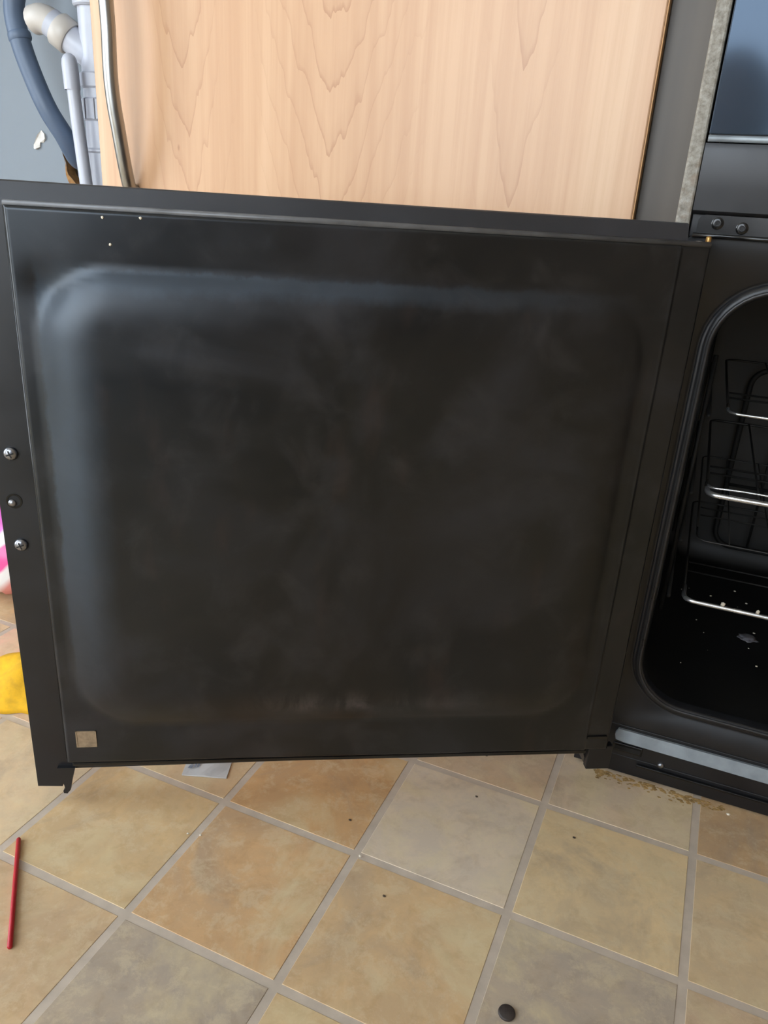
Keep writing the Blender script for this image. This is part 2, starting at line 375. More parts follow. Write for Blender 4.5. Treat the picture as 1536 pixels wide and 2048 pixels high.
for c in far:
    vv = [bm.verts.new(c + U_ * a + V_ * b) for a, b in ((-h, h), (h, h), (h, -h), (-h, -h))]
    bm.faces.new(vv)
me = bpy.data.meshes.new('tile_field'); bm.to_mesh(me); bm.free(); me.materials.append(M['tile'])
tf = link('tile_field', me, None, floor); tf.color = (*lin(190, 168, 128), 1); tag(tf, kind='stuff')

# ------------------------------------------------------------------ kitchen cabinet
CY = .774; CX0, CX1 = -.667, -.0746
cab = empty('sink_cabinet', (-.67, 1.05, 0))
tag(cab, 'beech-effect sink cabinet with one closed door and its left half open on pipes', 'cabinet')
L0 = -1.27
obj('carcass_side', B(((CX1 - .018, CY + .02, .09), (CX1, 1.34, .86)), bev=.001), 'melamine', cab)
obj('carcass_side', B(((L0, CY + .02, .09), (L0 + .018, 1.34, .86)), bev=.001), 'melamine', cab)
obj('carcass_base', B(((L0 + .018, CY + .02, .09), (CX1 - .018, 1.30, .108)), bev=.001), 'melamine', cab)
obj('base_edging', B(((L0 + .018, CY + .0185, .09), (CX0 - .002, CY + .02, .108))), 'wood_edge', cab)
obj('plinth', B(((L0, CY + .05, 0), (CX1, CY + .068, .09)), bev=.001), 'wood_edge', cab)
obj('worktop', B(((L0 - .02, CY - .025, .86), (-.045, 1.355, .90)), bev=.004), 'greasy', cab)
# back panel with a ragged hole sawn for the drain hose
BY = .935
hc = (-.8465, .5600)
def holept(k, n, g=0.0):
    a = 2 * math.pi * k / n; r = 1 + .10 * math.sin(3 * a + .5) + .06 * math.sin(7 * a) + g
    return (hc[0] + .0235 * r * math.cos(a), hc[1] + .029 * r * math.sin(a))
bm = bmesh.new(); n = 32; hs = .06
def sqpt(k):
    a = 2 * math.pi * k / n; c_, s_ = math.cos(a), math.sin(a); t = 1 / max(abs(c_), abs(s_)); return (hc[0] + hs * c_ * t, hc[1] + hs * s_ * t)
for Y, flip in ((BY, 1), (BY + .016, -1)):
    A = [bm.verts.new((holept(k, n)[0], Y, holept(k, n)[1])) for k in range(n)]
    Q = [bm.verts.new((sqpt(k)[0], Y, sqpt(k)[1])) for k in range(n)]
    for k in range(n): bm.faces.new((A[k], A[(k + 1) % n], Q[(k + 1) % n], Q[k]))
    xs = [L0 + .018, hc[0] - hs, hc[0] + hs, CX1 - .018]; zs = [.108, hc[1] - hs, hc[1] + hs, .86]
    for i in range(3):
        for j in range(3):
            if i == 1 and j == 1: continue
            bm.faces.new([bm.verts.new((x, Y, z)) for x, z in ((xs[i], zs[j]), (xs[i + 1], zs[j]), (xs[i + 1], zs[j + 1]), (xs[i], zs[j + 1]))])
bpn = obj('back_panel', bm, 'melamine', cab)
bm = bmesh.new()
loft(bm, [[(holept(k % n, n, .0)[0], BY - .0006, holept(k % n, n, .0)[1]) for k in range(n)],
          [(holept(k, n, .14 * max(0, -math.sin(2 * math.pi * k / n) + .35 * math.sin(5 * k)))[0], BY - .0008, holept(k, n, .55 * max(0, -math.sin(2 * math.pi * k / n)) + .08 * abs(math.sin(3.3 * k)))[1]) for k in range(n)]])
obj('chipped_rim', bm, 'chip', cab)
bm = bmesh.new(); loft(bm, [[(holept(k, n)[0], Y, holept(k, n)[1]) for k in range(n)] for Y in (BY, BY + .016)])
obj('hole_edge', bm, 'chip', cab)
# filler panel between cabinet and cooker
obj('filler_panel', B(((CX1 + .001, CY + .018, .0), (-.0335, CY + .034, .86)), bev=.001), 'greasy', cab)
# the closed door with its bowed bar handle
dr = obj('door', B(((CX0, CY, .10), (CX1, CY + .018, .85)), bev=.0014), 'wood', cab)
obj('edge_band', B(((CX1 - .0005, CY + .0012, .101), (CX1 + .0012, CY + .0172, .849)), bev=.0004), 'wood_edge', dr)
bm = bmesh.new()
HXs = [(-.6200, 0, .526), (-.6195, .010, .530), (-.6185, .015, .540), (-.6165, .022, .560), (-.6150, .029, .587), (-.6148, .034, .612), (-.6142, .037, .640), (-.6125, .038, .680)]
HXs += [(x, d, 1.36 - z) for x, d, z in HXs[::-1][1:]]
hp = smooth_path([(x, CY - d, z) for x, d, z in HXs], 5)
tube(bm, hp, .0074, 14)
obj('handle', bm, 'steel', dr, smooth=True)

# plumbing in the open half
def pipe(name, pts, r, mat, parent, n=18, rads=None): 
    bm = bmesh.new(); tube(bm, pts, rads or r, n); return obj(name, bm, mat, parent, sharp=50)
def nut(bm, p, d, r, ln, n=10):
    lathe(bm, [(0, -ln / 2), (r * .92, -ln / 2), (r, -ln / 2 + .002), (r, ln / 2 - .002), (r * .92, ln / 2), (0, ln / 2)], axis(p, d), n)
wp = empty('waste_pipe', (-.757, .90, .108)); tag(wp, 'white plastic waste pipe with a slanted branch and compression collars beside the cabinet door', 'pipe')
PX, PY = -.7585, .889
pipe('stack_pipe', [(PX, PY, .108), (PX, PY, .86)], .0205, 'pvc', wp)
bm = bmesh.new(); nut(bm, (PX, PY, .6175), (0, 0, 1), .0235, .026, 24)
for k in range(10):
    a = 2 * math.pi * k / 10; box(bm, (PX + .0238 * math.cos(a) - .0012, PY + .0238 * math.sin(a) - .0012, .606), (PX + .0238 * math.cos(a) + .0012, PY + .0238 * math.sin(a) + .0012, .629))
obj('collar', bm, 'pvc', wp, sharp=40)
bm = bmesh.new(); nut(bm, (PX, PY, .650), (0, 0, 1), .0232, .018, 24); obj('collar', bm, 'pvc', wp, sharp=40)
bm = bmesh.new(); nut(bm, (PX, PY, .742), (0, 0, 1), .0255, .026, 24); obj('collar', bm, 'pvc', wp, sharp=40)
bm = bmesh.new(); nut(bm, (PX, PY, .570), (0, 0, 1), .0222, .006, 24); obj('collar', bm, 'pvc', wp, sharp=40)
b0, b1 = Vector((PX, PY, .672)), Vector((-.8130, .872, .712)); bd = (b1 - b0).normalized()
pipe('branch_pipe', [b0, b1], .0170, 'pvc', wp)
bm = bmesh.new(); nut(bm, b0 + bd * .050, bd, .0205, .020, 24); obj('compression_nut', bm, 'pvc_warm', wp, sharp=40)
el = smooth_path([b0 + bd * .055, b0 + bd * .068, b0 + bd * .080 + Vector((-.004, .001, -.002)), b0 + bd * .088 + Vector((-.010, .004, -.008))], 5)
pipe('elbow', el, .0165, 'pvc_warm', wp)
ov = empty('overflow_pipe', (-.775, .88, .5)); tag(ov, 'thin white plastic pipe with a capped top running down beside the waste pipe', 'pipe')
OX, OY = -.7690, .852
pipe('tube', [(OX, OY, .652), (OX + .0035, OY, .600), (OX + .0105, OY, .520), (OX + .0120, OY, .30), (OX + .0120, OY, .108)], .0078, 'pvc', ov)
bm = bmesh.new(); lathe(bm, [(.0096, -.006), (.0096, .022), (.0088, .027), (.0066, .031), (.003, .0335), (0, .034)], axis((OX - .0005, OY, .642), (-.05, 0, 1)), 20); obj('cap', bm, 'pvc', ov, sharp=50)
hs_ = empty('drain_hose', (-.84, .92, .55)); tag(hs_, 'blue-grey drain hose curving down from the elbow into the hole in the back', 'hose')
pts = smooth_path([(-.8480, .890, .856), (-.8560, .884, .800), (-.8665, .878, .755), (-.8720, .874, .726), (-.8640, .872, .690), (-.8510, .875, .650), (-.8370, .880, .615), (-.8275, .893, .588), (-.8290, .908, .570), (-.8370, .928, .559), (-.8450, .965, .552)], 6)
pipe('hose_body', pts, .0125, 'hose', hs_, 18)
bm = bmesh.new(); nut(bm, (-.8655, .8725, .697), (-.28, 0, .96), .0142, .010, 20); obj('hose_clip', bm, 'hose', hs_, sharp=40)
# curl of torn white flake stuck to the back panel
bm = bmesh.new()
prism(bm, [(-.900, .574), (-.892, .586), (-.886, .593), (-.8795, .588), (-.879, .582), (-.884, .577), (-.889, .577), (-.890, .571), (-.897, .568), (-.902, .569)], lambda x, z: Vector((x - .019, BY - .0025 - .002 * math.sin(300 * x), z + .002)), lambda x, z: Vector((x - .019, BY, z + .002)))
fl = obj('torn_flake', bm, 'dust'); tag(fl, 'small torn white flake stuck on the grey panel left of the hose', 'flake')

# ------------------------------------------------------------------ cooker
KX0, KX1, KY = -.022, .528, .698
ck = empty('cooker', (.253, .98, 0)); tag(ck, 'black freestanding cooker with its oven door swung wide open to the left', 'cooker')
obj('side_panel', B(((KX0 - .0115, KY + .004, .004), (KX0 - .0015, 1.28, .90)), bev=.001), 'black', ck)
obj('side_edge', B(((KX0 - .0115, KY - .004, .50), (KX0 - .0005, KY + .004, .90)), bev=.0018), 'worn', ck)
obj('side_edge', B(((KX0 - .0115, KY - .001, .004), (KX0 - .0005, KY + .004, .499)), bev=.0008), 'black', ck)
obj('side_panel', B(((KX1 + .0015, KY + .004, .004), (KX1 + .0115, 1.28, .90)), bev=.001), 'black', ck)
obj('rear_panel', B(((KX0, 1.26, .004), (KX1, 1.28, .90))), 'black', ck)
obj('hob_top', B(((KX0 - .0115, KY, .885), (KX1 + .0115, 1.28, .905)), bev=.003), 'black_gloss', ck)
# oven front plate with pressed ridge round the opening, and the lining behind it
ox0, ox1, oz0, oz1, orad = .0135, .4925, .0965, .484, .045
def rl(off, y, r=None): return [(x, y, z) for x, z in rrect(ox0 - off, ox1 + off, oz0 - off, oz1 + off, max(.004, (orad + off) if r is None else r), 10)]
bm = bmesh.new()
outer = lambda y: [(x, y, z) for x, z in rrect(KX0, KX1, .060, .5235, .003, 10)]
loft(bm, [rl(0, KY + .010), rl(.0006, KY + .001), rl(.002, KY - .0015), rl(.0045, KY - .0022), rl(.0085, KY - .0015), rl(.0105, KY + .0020), rl(.0125, KY + .0020), rl(.0140, KY), outer(KY), outer(KY + .004)])
obj('oven_front', bm, 'black', ck, sharp=60)
bm = bmesh.new()
loft(bm, [rl(0, KY + .0095), rl(.001, KY + .02), rl(.006, KY + .06), rl(.010, 1.085), rl(.004, 1.10), rl(-.02, 1.106, .03)], cap_last=True)
obj('oven_lining', bm, 'cavity', ck, sharp=60)
bm = bmesh.new(); ring = [Vector((x, KY - .0025, z)) for x, z in rrect(ox0 - .0035, ox1 + .0035, oz0 - .0035, oz1 + .0035, orad + .003, 10)]
tube(bm, ring, .0014, 8, closed=True); obj('door_seal', bm, 'seal', ck, smooth=True)
# sill below the opening
bm = bmesh.new()
prism(bm, [(.002, .0500), (.0045, .0560), (.524, .0565), (.526, .0500), (.524, .0420), (.012, .0445), (.0035, .0455)], lambda x, z: Vector((x, KY - .0035 - (.0565 - z) * .35, z)), lambda x, z: Vector((x, KY, z)))
obj('sill_strip', bm, 'strip', ck)
obj('base_panel', B(((KX0, KY - .001, .0235), (KX1, KY + .012, .060)), bev=.001), 'black', ck)
obj('base_rail', B(((.028, KY - .004, .0165), (KX1, KY - .0005, .0195)), bev=.0008), 'black_gloss', ck)
obj('kick_strip', B(((KX0, KY - .0005, .002), (KX1, KY + .010, .0235)), bev=.001), 'black', ck)
obj('hinge_slot', B(((.002, KY - .0022, .0285), (.031, KY - .0005, .0385)), bev=.0008), 'black_gloss', ck)
obj('slot_mouth', B(((.004, KY - .0028, .0310), (.029, KY - .0021, .0360))), 'black_matt', ck)
bm = bmesh.new(); lathe(bm, [(.0034, 0), (.0034, .001), (.0026, .0024), (0, .003)], axis((.0505, KY - .001, .0255), (0, -1, 0)), 14); obj('screw', bm, 'chrome', ck, smooth=True)
# fascia under the grill
bm = bmesh.new()
sec = [(KY - .003, .5405), (KY - .006, .543), (KY - .007, .560), (KY - .0075, .585), (KY - .006, .5905), (KY + .012, .5905), (KY + .012, .5405)]
A = [bm.verts.new((KX0, y, z)) for y, z in sec]; Q = [bm.verts.new((KX1, y, z)) for y, z in sec]
bm.faces.new(A); bm.faces.new(Q[::-1])
for k in range(len(sec)): bm.faces.new((A[k], A[(k + 1) % len(sec)], Q[(k + 1) % len(sec)], Q[k]))
obj('fascia', bm, 'fascia', ck, sharp=40)
gd = obj('grill_door', B(((KX0 + .001, KY - .006, .5935), (KX1 - .001, KY + .016, .80)), bev=.0015), 'black_gloss', ck)
obj('glass', B(((KX0 + .001, KY - .0085, .5965), (KX1 - .001, KY - .0060, .795)), bev=.0008), 'glass_black', gd)
bm = bmesh.new(); tube(bm, [(KX0 + .001, KY - .0075, .5935), (KX1 - .001, KY - .0075, .5935)], .0023, 12); obj('lower_trim', bm, 'strip', gd, smooth=True)
obj('handle', B(((.06, KY - .045, .765), (.446, KY - .030, .785)), ((.075, KY - .032, .770), (.095, KY - .006, .780)), ((.411, KY - .032, .770), (.431, KY - .006, .780)), bev=.003), 'black', gd)
obj('control_panel', B(((KX0, KY - .004, .805), (KX1, KY + .015, .885)), bev=.003), 'black', ck)
for k in range(5):
    bm = bmesh.new(); lathe(bm, [(.021, 0), (.021, .006), (.017, .010), (.016, .022), (.014, .025), (0, .025)], axis((.06 + k * .096, KY - .004, .845), (0, -1, 0)), 20); obj('control_knob', bm, 'black_gloss', ck, sharp=40)
obj('front_rail', B(((KX0, KY + .001, .5230), (KX1, KY + .010, .5410)), bev=.001), 'black', ck)
# hinge bracket
hb = obj('hinge_bracket', prism(bmesh.new(), [(-.0165, .5265), (-.0165, .5360), (-.0150, .5390), (-.0115, .5402), (.100, .5402), (.100, .5265)], lambda x, z: Vector((x, KY - .0030, z)), lambda x, z: Vector((x, KY + .004, z))), 'black_gloss', ck)
bm = bmesh.new(); tube(bm, [(-.0185, KY - .0050, .5250), (.100, KY - .0050, .5250)], .0019, 10); obj('bracket_lip', bm, 'black_gloss', hb, smooth=True)
for x, z in ((-.0020, .5343), (.0163, .5318)):
    bm = bmesh.new(); lathe(bm, [(.0042, 0), (.0046, .0010), (.0036, .0017), (.0017, .0016), (.0015, .0004), (0, .0004)], axis((x, KY - .0030, z), (0, -1, 0)), 18); obj('screw', bm, 'black_gloss', hb, sharp=50)
hk = obj('hinge_block', B(((-.0195, KY - .020, .5135), (-.0035, KY - .002, .5185)), bev=.001), 'black_gloss', ck)
bm = bmesh.new(); lathe(bm, [(.0022, 0), (.0022, .006), (.0012, .007), (0, .007)], axis((-.0060, KY - .012, .5180), (0, -.2, 1)), 12); obj('hinge_pin', bm, 'brass', hk, smooth=True)
bm = bmesh.new(); lathe(bm, [(.0026, 0), (.0026, .003), (0, .0034)], axis((-.0125, KY - .012, .5180), (0, -.2, 1)), 12); obj('hinge_rivet', bm, 'chrome', hk, smooth=True)
# black wire guard at the back of the oven
gw = bmesh.new()
tube(gw, [Vector((x, 1.078, z)) for x, z in rrect(.075, .430, .125, .366, .022, 6)], .0035, 8, closed=True)
obj('wire_guard', gw, 'black_matt', ck, smooth=True)
for x in (.118, .188, .258, .328, .392):
    bm = bmesh.new(); tube(bm, [(x, 1.074, .128), (x, 1.074, .362)], .0016, 8); obj('guard_wire', bm, 'black_matt', ck, smooth=True)
for z in (.214,):
    bm = bmesh.new(); tube(bm, [(.077, 1.070, z), (.428, 1.070, z)], .0022, 8); obj('guard_wire', bm, 'black_matt', ck, smooth=True)
for sgn, x in ((1, .0245), (-1, .4815)):
    bm = bmesh.new()
    for z in (.185, .246, .296, .372): tube(bm, [(x, .76, z - .003), (x, 1.06, z - .003)], .0022, 8)
    for y in (.79, 1.03): tube(bm, [(x - sgn * .004, y, .15), (x - sgn * .004, y, .42)], .0022, 8)
    obj('shelf_support', bm, 'black_matt', ck, smooth=True)

# --- the open oven door
ANG = math.radians(28.46)
door = bpy.data.objects.new('oven_door', None)
# door-local axes: x runs from the free edge towards the hinge (x = -s), y away from the room, z up
def dpanel():
    bm = bmesh.new(); d0, d1 = .010, .034
    o = [(-.5435, .0205), (-.5220, .0195), (-.5150, .0420), (-.0290, .0480), (-.0230, .0260), (-.0100, .0260), (-.0100, .5150), (-.0240, .5180), (-.0240, .5190), (-.5435, .5190)]
    prism(bm, o, lambda x, z: Vector((x, d0, z)), lambda x, z: Vector((x, d1, z)))
    es = [e for e in bm.edges if all(abs(v.co.y - d0) < 1e-6 for v in e.verts)]
    bmesh.ops.bevel(bm, geom=es, offset=.0012, segments=2, affect='EDGES'); return bm
door = obj('oven_door', dpanel(), 'black', ck)
door.matrix_basis = Matrix.Translation((.0065, .661, 0)) @ Matrix.Rotation(ANG, 4, 'Z')
tag(door, 'open oven door showing its smeared black enamel inner face')
obj('top_rail', prism(bmesh.new(), [(.0098, .5170), (.0150, .5325), (.0165, .5333), (.034, .5333), (.034, .5170)], lambda y, z: Vector((-.5435, y, z)), lambda y, z: Vector((-.0240, y, z))), 'rail', door, keep=False)
# pressed inner liner as a height field
ls0, ls1, lz0, lz1 = .0085, .5130, .0535, .5190
def samples(a, b, n, extra):
    v = {a + (b - a) * k / n for k in range(n + 1)}
    for e in extra: v.add(e)
    return sorted(x for x in v if a - 1e-9 <= x <= b + 1e-9)
edge = [0, .0004, .0009, .0015, .0022, .003, .004]
ss = samples(ls0, ls1, 110, [ls0 + e for e in edge] + [ls1 - e for e in edge] + [.030, .0315, .0325, .0335, .034, .0345, .0355, .037])
zz = samples(lz0, lz1, 110, [lz0 + e for e in edge] + [lz1 - e for e in edge] + [.0715, .0705, .0725, .0735])
def sm(t): t = min(1, max(0, t)); return t * t * (3 - 2 * t)
def rr_in(s, z, a, b, c, d, r):
    qx = abs(s - (a + b) / 2) - (b - a) / 2 + r; qz = abs(z - (c + d) / 2) - (d - c) / 2 + r
    return -(math.hypot(max(qx, 0), max(qz, 0)) + min(max(qx, qz), 0) - r)
def lh(s, z):
    e = min(s - ls0, ls1 - s, z - lz0, lz1 - z); R = .0035
    hgt = 0.0
    if e < R: t = 1 - e / R; hgt -= .0060 * (1 - math.sqrt(max(0, 1 - t * t)))
    hgt += .0004 * math.exp(-((s - .034) / .0011) ** 2) - .0008 * sm((.034 - s) / .003)
    d = rr_in(s, z, .0455, .4985, .096, .4805, .052)
    t = min(1, max(0, d / .040)); hgt += .0090 * (1 - (1 - t) ** 2.2) * sm(d / .006 + .25 if d > 0 else 0) + .0030 * sm(d / .16)
    dip = math.hypot((s - .490) / .012, (z - .4655) / .012)       # dented corner
    hgt -= .0022 * math.exp(-dip * dip)
    return hgt + .0006 * noise.noise(Vector((s * 12, z * 12, 0)))
bm = bmesh.new()
G = [[bm.verts.new((-s, -lh(s, z), z)) for z in zz] for s in ss]
for i in range(len(ss) - 1):
    for j in range(len(zz) - 1): bm.faces.new((G[i][j], G[i + 1][j], G[i + 1][j + 1], G[i][j + 1]))
def skirt(vs_):
    b = [bm.verts.new((v.co.x, .0105, v.co.z)) for v in vs_]
    for k in range(len(b) - 1): bm.faces.new((vs_[k], vs_[k + 1], b[k + 1], b[k]))
skirt(G[0]); skirt(G[-1]); skirt([r[0] for r in G]); skirt([r[-1] for r in G])
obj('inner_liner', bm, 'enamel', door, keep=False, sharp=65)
# top lip of the liner
bm = bmesh.new(); tube(bm, [(-.5125, .0035, .5190), (-.30, .0030, .5192), (-.0100, .0035, .5190)], .0023, 10); obj('liner_lip', bm, 'lip', door, keep=False, smooth=True)
bm = bmesh.new(); tube(bm, [(-.5130, .0060, .5180), (-.5130, .0060, .0560)], .0012, 8); obj('liner_lip', bm, 'black_gloss', door, keep=False, smooth=True)
# lower flange folded back under the liner
obj('bottom_flange', B(((-.5085, .002, .0495), (-.0300, .010, .0535)), bev=.0008), 'black_gloss', door, keep=False)
# pan-head screws and the empty handle hole along the free edge
def dscrew(s, z):
    bm = bmesh.new(); mt = axis((-s, .0100, z), (0, -1, 0))
    lathe(bm, [(.0052, -.001), (.0053, .0008), (.0048, .0020), (.0036, .0030), (.0020, .0035), (0, .0036)], mt, 22)
    sc_ = obj('screw', bm, 'chrome', door, keep=False, smooth=True)
    bm = bmesh.new()
    for a in (20, 110):
        c_, s_ = math.cos(math.radians(a)), math.sin(math.radians(a))
        prism(bm, [(.0030 * c_ - .0005 * s_, .0030 * s_ + .0005 * c_), (-.0030 * c_ - .0005 * s_, -.0030 * s_ + .0005 * c_), (-.0030 * c_ + .0005 * s_, -.0030 * s_ - .0005 * c_), (.0030 * c_ + .0005 * s_, .0030 * s_ - .0005 * c_)],
              lambda x, y: Vector((-s + x, .0100 - .0033, z + y)), lambda x, y: Vector((-s + x, .0100 - .00375, z + y)))
    r = obj('cross_slot', bm, 'black_matt', door, keep=False)
dscrew(.5299, .3405); dscrew(.5307, .2643)
bm = bmesh.new(); lathe(bm, [(.0046, .0004), (.0060, .0004), (.0062, 0), (.0062, -.001), (.0046, -.001)], axis((-.5320, .0100, .3015), (0, -1, 0)), 24); obj('screw_hole_rim', bm, 'black_gloss', door, keep=False, sharp=40)
bm = bmesh.new(); lathe(bm, [(.0046, .0003), (.0046, .0001), (0, .0001)], axis((-.5320, .0100, .3015), (0, -1, 0)), 24); obj('screw_hole', bm, 'black_matt', door, keep=False)
bm = bmesh.new(); lathe(bm, [(.0030, 0), (.0028, .0012), (0, .0018)], axis((-.5335, .0100, .3000), (0, -1, 0)), 16); obj('recessed_screw', bm, 'chrome', door, keep=False, smooth=True)
# square slot with bare metal behind it
obj('slot_frame', B(((-.5022, -.0008, .0726), (-.5012, .0012, .0896)), ((-.4858, -.0008, .0726), (-.4848, .0012, .0896)), ((-.5022, -.0008, .0726), (-.4848, .0012, .0736)), ((-.5022, -.0008, .0886), (-.4848, .0012, .0896))), 'bare', door, keep=False)
obj('slot_plate', B(((-.5013, -.0004, .0735), (-.4857, .0008, .0887))), 'bare', door, keep=False)
# hook at the free lower corner
hook = [(-.5235, .0440), (-.5080, .0440), (-.5120, .0290), (-.5140, .0190), (-.5170, .0150), (-.5200, .0155), (-.5205, .0180), (-.5185, .0210), (-.5195, .0270), (-.5235, .0290)]
obj('hook', prism(bmesh.new(), hook, lambda x, z: Vector((x, .0065, z)), lambda x, z: Vector((x, .0100, z))), 'black', door, keep=False)
obj('hinge_foot', B(((-.0260, .004, .0285), (-.002, .012, .0560)), bev=.001), 'black', door, keep=False)
obj('hinge_leaf', B(((-.0330, -.0012, .0690), (-.0130, .0012, .0720)), bev=.0004), 'black_gloss', door, keep=False)
# outer handle on the far side
obj('door_handle', B(((-.525, .060, .17), (-.510, .074, .42)), ((-.523, .034, .19), (-.512, .062, .21)), ((-.523, .034, .38), (-.512, .062, .40)), bev=.003), 'black', door, keep=False)

# --- oven racks
def rack(z, y0, x0, thick, wire, nw, mats, label, drop=0.0, second=False):
    r = empty('oven_rack', (.253, .9, z)); tag(r, label, 'oven rack', 'oven racks inside the cooker')
    x1 = .506 - x0
    bm = bmesh.new()
    fr = fillet([(x0, y0 + .03, z + .0015), (x0, y0, z), (x1, y0, z), (x1, y0 + .03, z + .0015)], .012, 6)
    tube(bm, fr, thick, 10); obj('front_bar', bm, mats[0], r, smooth=True)
    bm = bmesh.new()
    fr = fillet([(x0, y0 + .028, z), (x0, 1.06, z), (x1, 1.06, z), (x1, y0 + .028, z)], .015, 5)
    tube(bm, fr, wire * 1.3, 8); obj('frame', bm, mats[1], r, smooth=True)
    for k in range(nw):
        x = x0 + (x1 - x0) * (k + .8) / (nw + .6)
        bm = bmesh.new(); tube(bm, [(x, y0 + .002, z + wire), (x, 1.058, z + wire)], wire, 6); obj('wire', bm, mats[1], r, smooth=True)
    for y in (y0 + .075, y0 + .10):
        bm = bmesh.new(); tube(bm, [(x0 + .002, y, z - wire), (x1 - .002, y, z - wire)], wire, 6); obj('cross_wire', bm, mats[1], r, smooth=True)
    if second:
        bm = bmesh.new(); fr = fillet([(x0 - .001, y0 + .030, z + .0045), (x0 + .001, y0 + .008, z + .0042), (x0 + .030, y0 + .007, z + .0060), (x1 - .03, y0 + .007, z + .0060), (x1, y0 + .008, z + .0042)], .008, 5)
        tube(bm, fr, .0011, 8); obj('upper_bar', bm, mats[0], r, smooth=True)
    return r
rack(.3765, .750, .0395, .0014, .0010, 7, ('rack', 'rack_dark'), 'topmost oven rack, a thin bright wire in the open oven')
rack(.2985, .748, .0375, .0026, .0011, 7, ('rack', 'rack_dark'), 'thick bright oven rack with a doubled front bar in mid oven', second=True)
rack(.2500, .753, .0380, .0009, .0008, 11, ('rack_dark', 'rack_dark'), 'thin burnt dark wire oven rack just below the doubled one')
rack(.1870, .748, .0385, .0023, .0009, 3, ('rack', 'rack_dark'), 'lowest oven rack with crumbs and a rust stain on its bar')
bm = bmesh.new(); rr_ = random.Random(3)
for k in range(60):
    x, y = rr_.uniform(.03, .40), rr_.uniform(.73, 1.02); s = rr_.choice((.0005, .0006, .0008, .0012))
    lump(bm, (x, y, .0905 + s * .6), (s * rr_.uniform(.8, 1.6), s, s * .7), k, 1)
cr = obj('oven_crumbs', bm, 'crumb'); tag(cr, 'scatter of pale burnt crumbs on the oven floor', 'crumbs', kind='stuff')
bm = bmesh.new(); lump(bm, (.1215, .884, .0925), (.0100, .0085, .0028), 4, 3, .6); o = obj('burnt_lump', bm, 'ash', smooth=True); tag(o, 'greyish burnt lump of spilt food on the oven floor', 'food lump')
for k, (x, s, lab) in enumerate(((.0745, .0022, 'white crumb clinging to the lowest oven rack bar left of the larger flake'), (.106, .0020, 'white crumb on the lowest oven rack bar nearest the frame edge'))):
    bm = bmesh.new(); lump(bm, (x, .748, .187 + .0023 + s * .75), (s, s, s), k + 20, 1); tag(obj('rack_crumb', bm, 'crumb'), lab, 'crumb', 'crumbs on the lowest rack')

# ------------------------------------------------------------------ things on the floor
# red stick
a, b = Vector((-.4607, .3708, .0021)), Vector((-.3855, .2886, .0021))
bm = bmesh.new(); tube(bm, [a, a + (b - a) * .01, a.lerp(b, .5), a.lerp(b, .99), b], [.0013, .0019, .0019, .0020, .0014], 12)
o = obj('plastic_stick', bm, 'red', smooth=True); tag(o, 'thin red plastic stick lying on the tiles at lower left', 'stick')
# dark disc
bm = bmesh.new(); lathe(bm, [(0, 0), (.0060, 0), (.0063, .0008), (.0060, .0018), (.0052, .0022), (0, .0020)], axis((-.0316, .3973, 0), (0, 0, 1)), 28)
o = obj('screw_cap', bm, 'disc', sharp=50); tag(o, 'small round dark plastic cap on the grey tile at the bottom', 'cap')
# folded leaflet
lf = empty('paper_sachet', (-.365, .53, 0)); tag(lf, 'small white paper sachet with grey print half under the open oven door', 'paper')
p1, p2 = Vector((-.3835, .4990, 0)), Vector((-.3420, .5140, 0)); ex = (p2 - p1); ey = Vector((-ex.y, ex.x, 0)).normalized() * .060
bm = bmesh.new(); NX, NYY = 8, 8
top = [[bm.verts.new(p1 + ex * (i / NX) + ey * (j / NYY) + Vector((0, 0, .0016 + .0016 * math.sin(math.pi * i / NX) * math.sin(math.pi * min(1, j / NYY + .1)) + .0005 * math.sin(5 * i + j)))) for j in range(NYY + 1)] for i in range(NX + 1)]
bot = [[bm.verts.new(p1 + ex * (i / NX) + ey * (j / NYY) + Vector((0, 0, .0003))) for j in range(NYY + 1)] for i in range(NX + 1)]
for i in range(NX):
    for j in range(NYY):
        bm.faces.new((top[i][j], top[i + 1][j], top[i + 1][j + 1], top[i][j + 1])); bm.faces.new((bot[i][j], bot[i][j + 1], bot[i + 1][j + 1], bot[i + 1][j]))
rim = lambda g: [g[i][0] for i in range(NX + 1)] + [g[NX][j] for j in range(1, NYY + 1)] + [g[i][NYY] for i in range(NX - 1, -1, -1)] + [g[0][j] for j in range(NYY - 1, 0, -1)]
ra, rb = rim(top), rim(bot)
for k in range(len(ra)): bm.faces.new((ra[k], ra[(k + 1) % len(ra)], rb[(k + 1) % len(ra)], rb[k]))
obj('sheet', bm, 'paper', lf, smooth=False)
bm = bmesh.new()
for (u0, v0, u1, v1) in ((.21, .17, .25, .40), (.28, .16, .32, .42), (.36, .36, .42, .42), (.08, .14, .17, .20), (.12, .22, .18, .36), (.10, .50, .50, .54), (.10, .60, .60, .64), (.10, .70, .45, .74)):
    def top_pt(u, v): return p1 + ex * u + ey * v + Vector((0, 0, .0026 + .0016 * math.sin(math.pi * u) * math.sin(math.pi * min(1, v + .1))))
    bm.faces.new([bm.verts.new(top_pt(*t)) for t in ((u0, v0), (u1, v0), (u1 + .03, v1), (u0 + .03, v1))])
obj('print', bm, 'ink', lf)
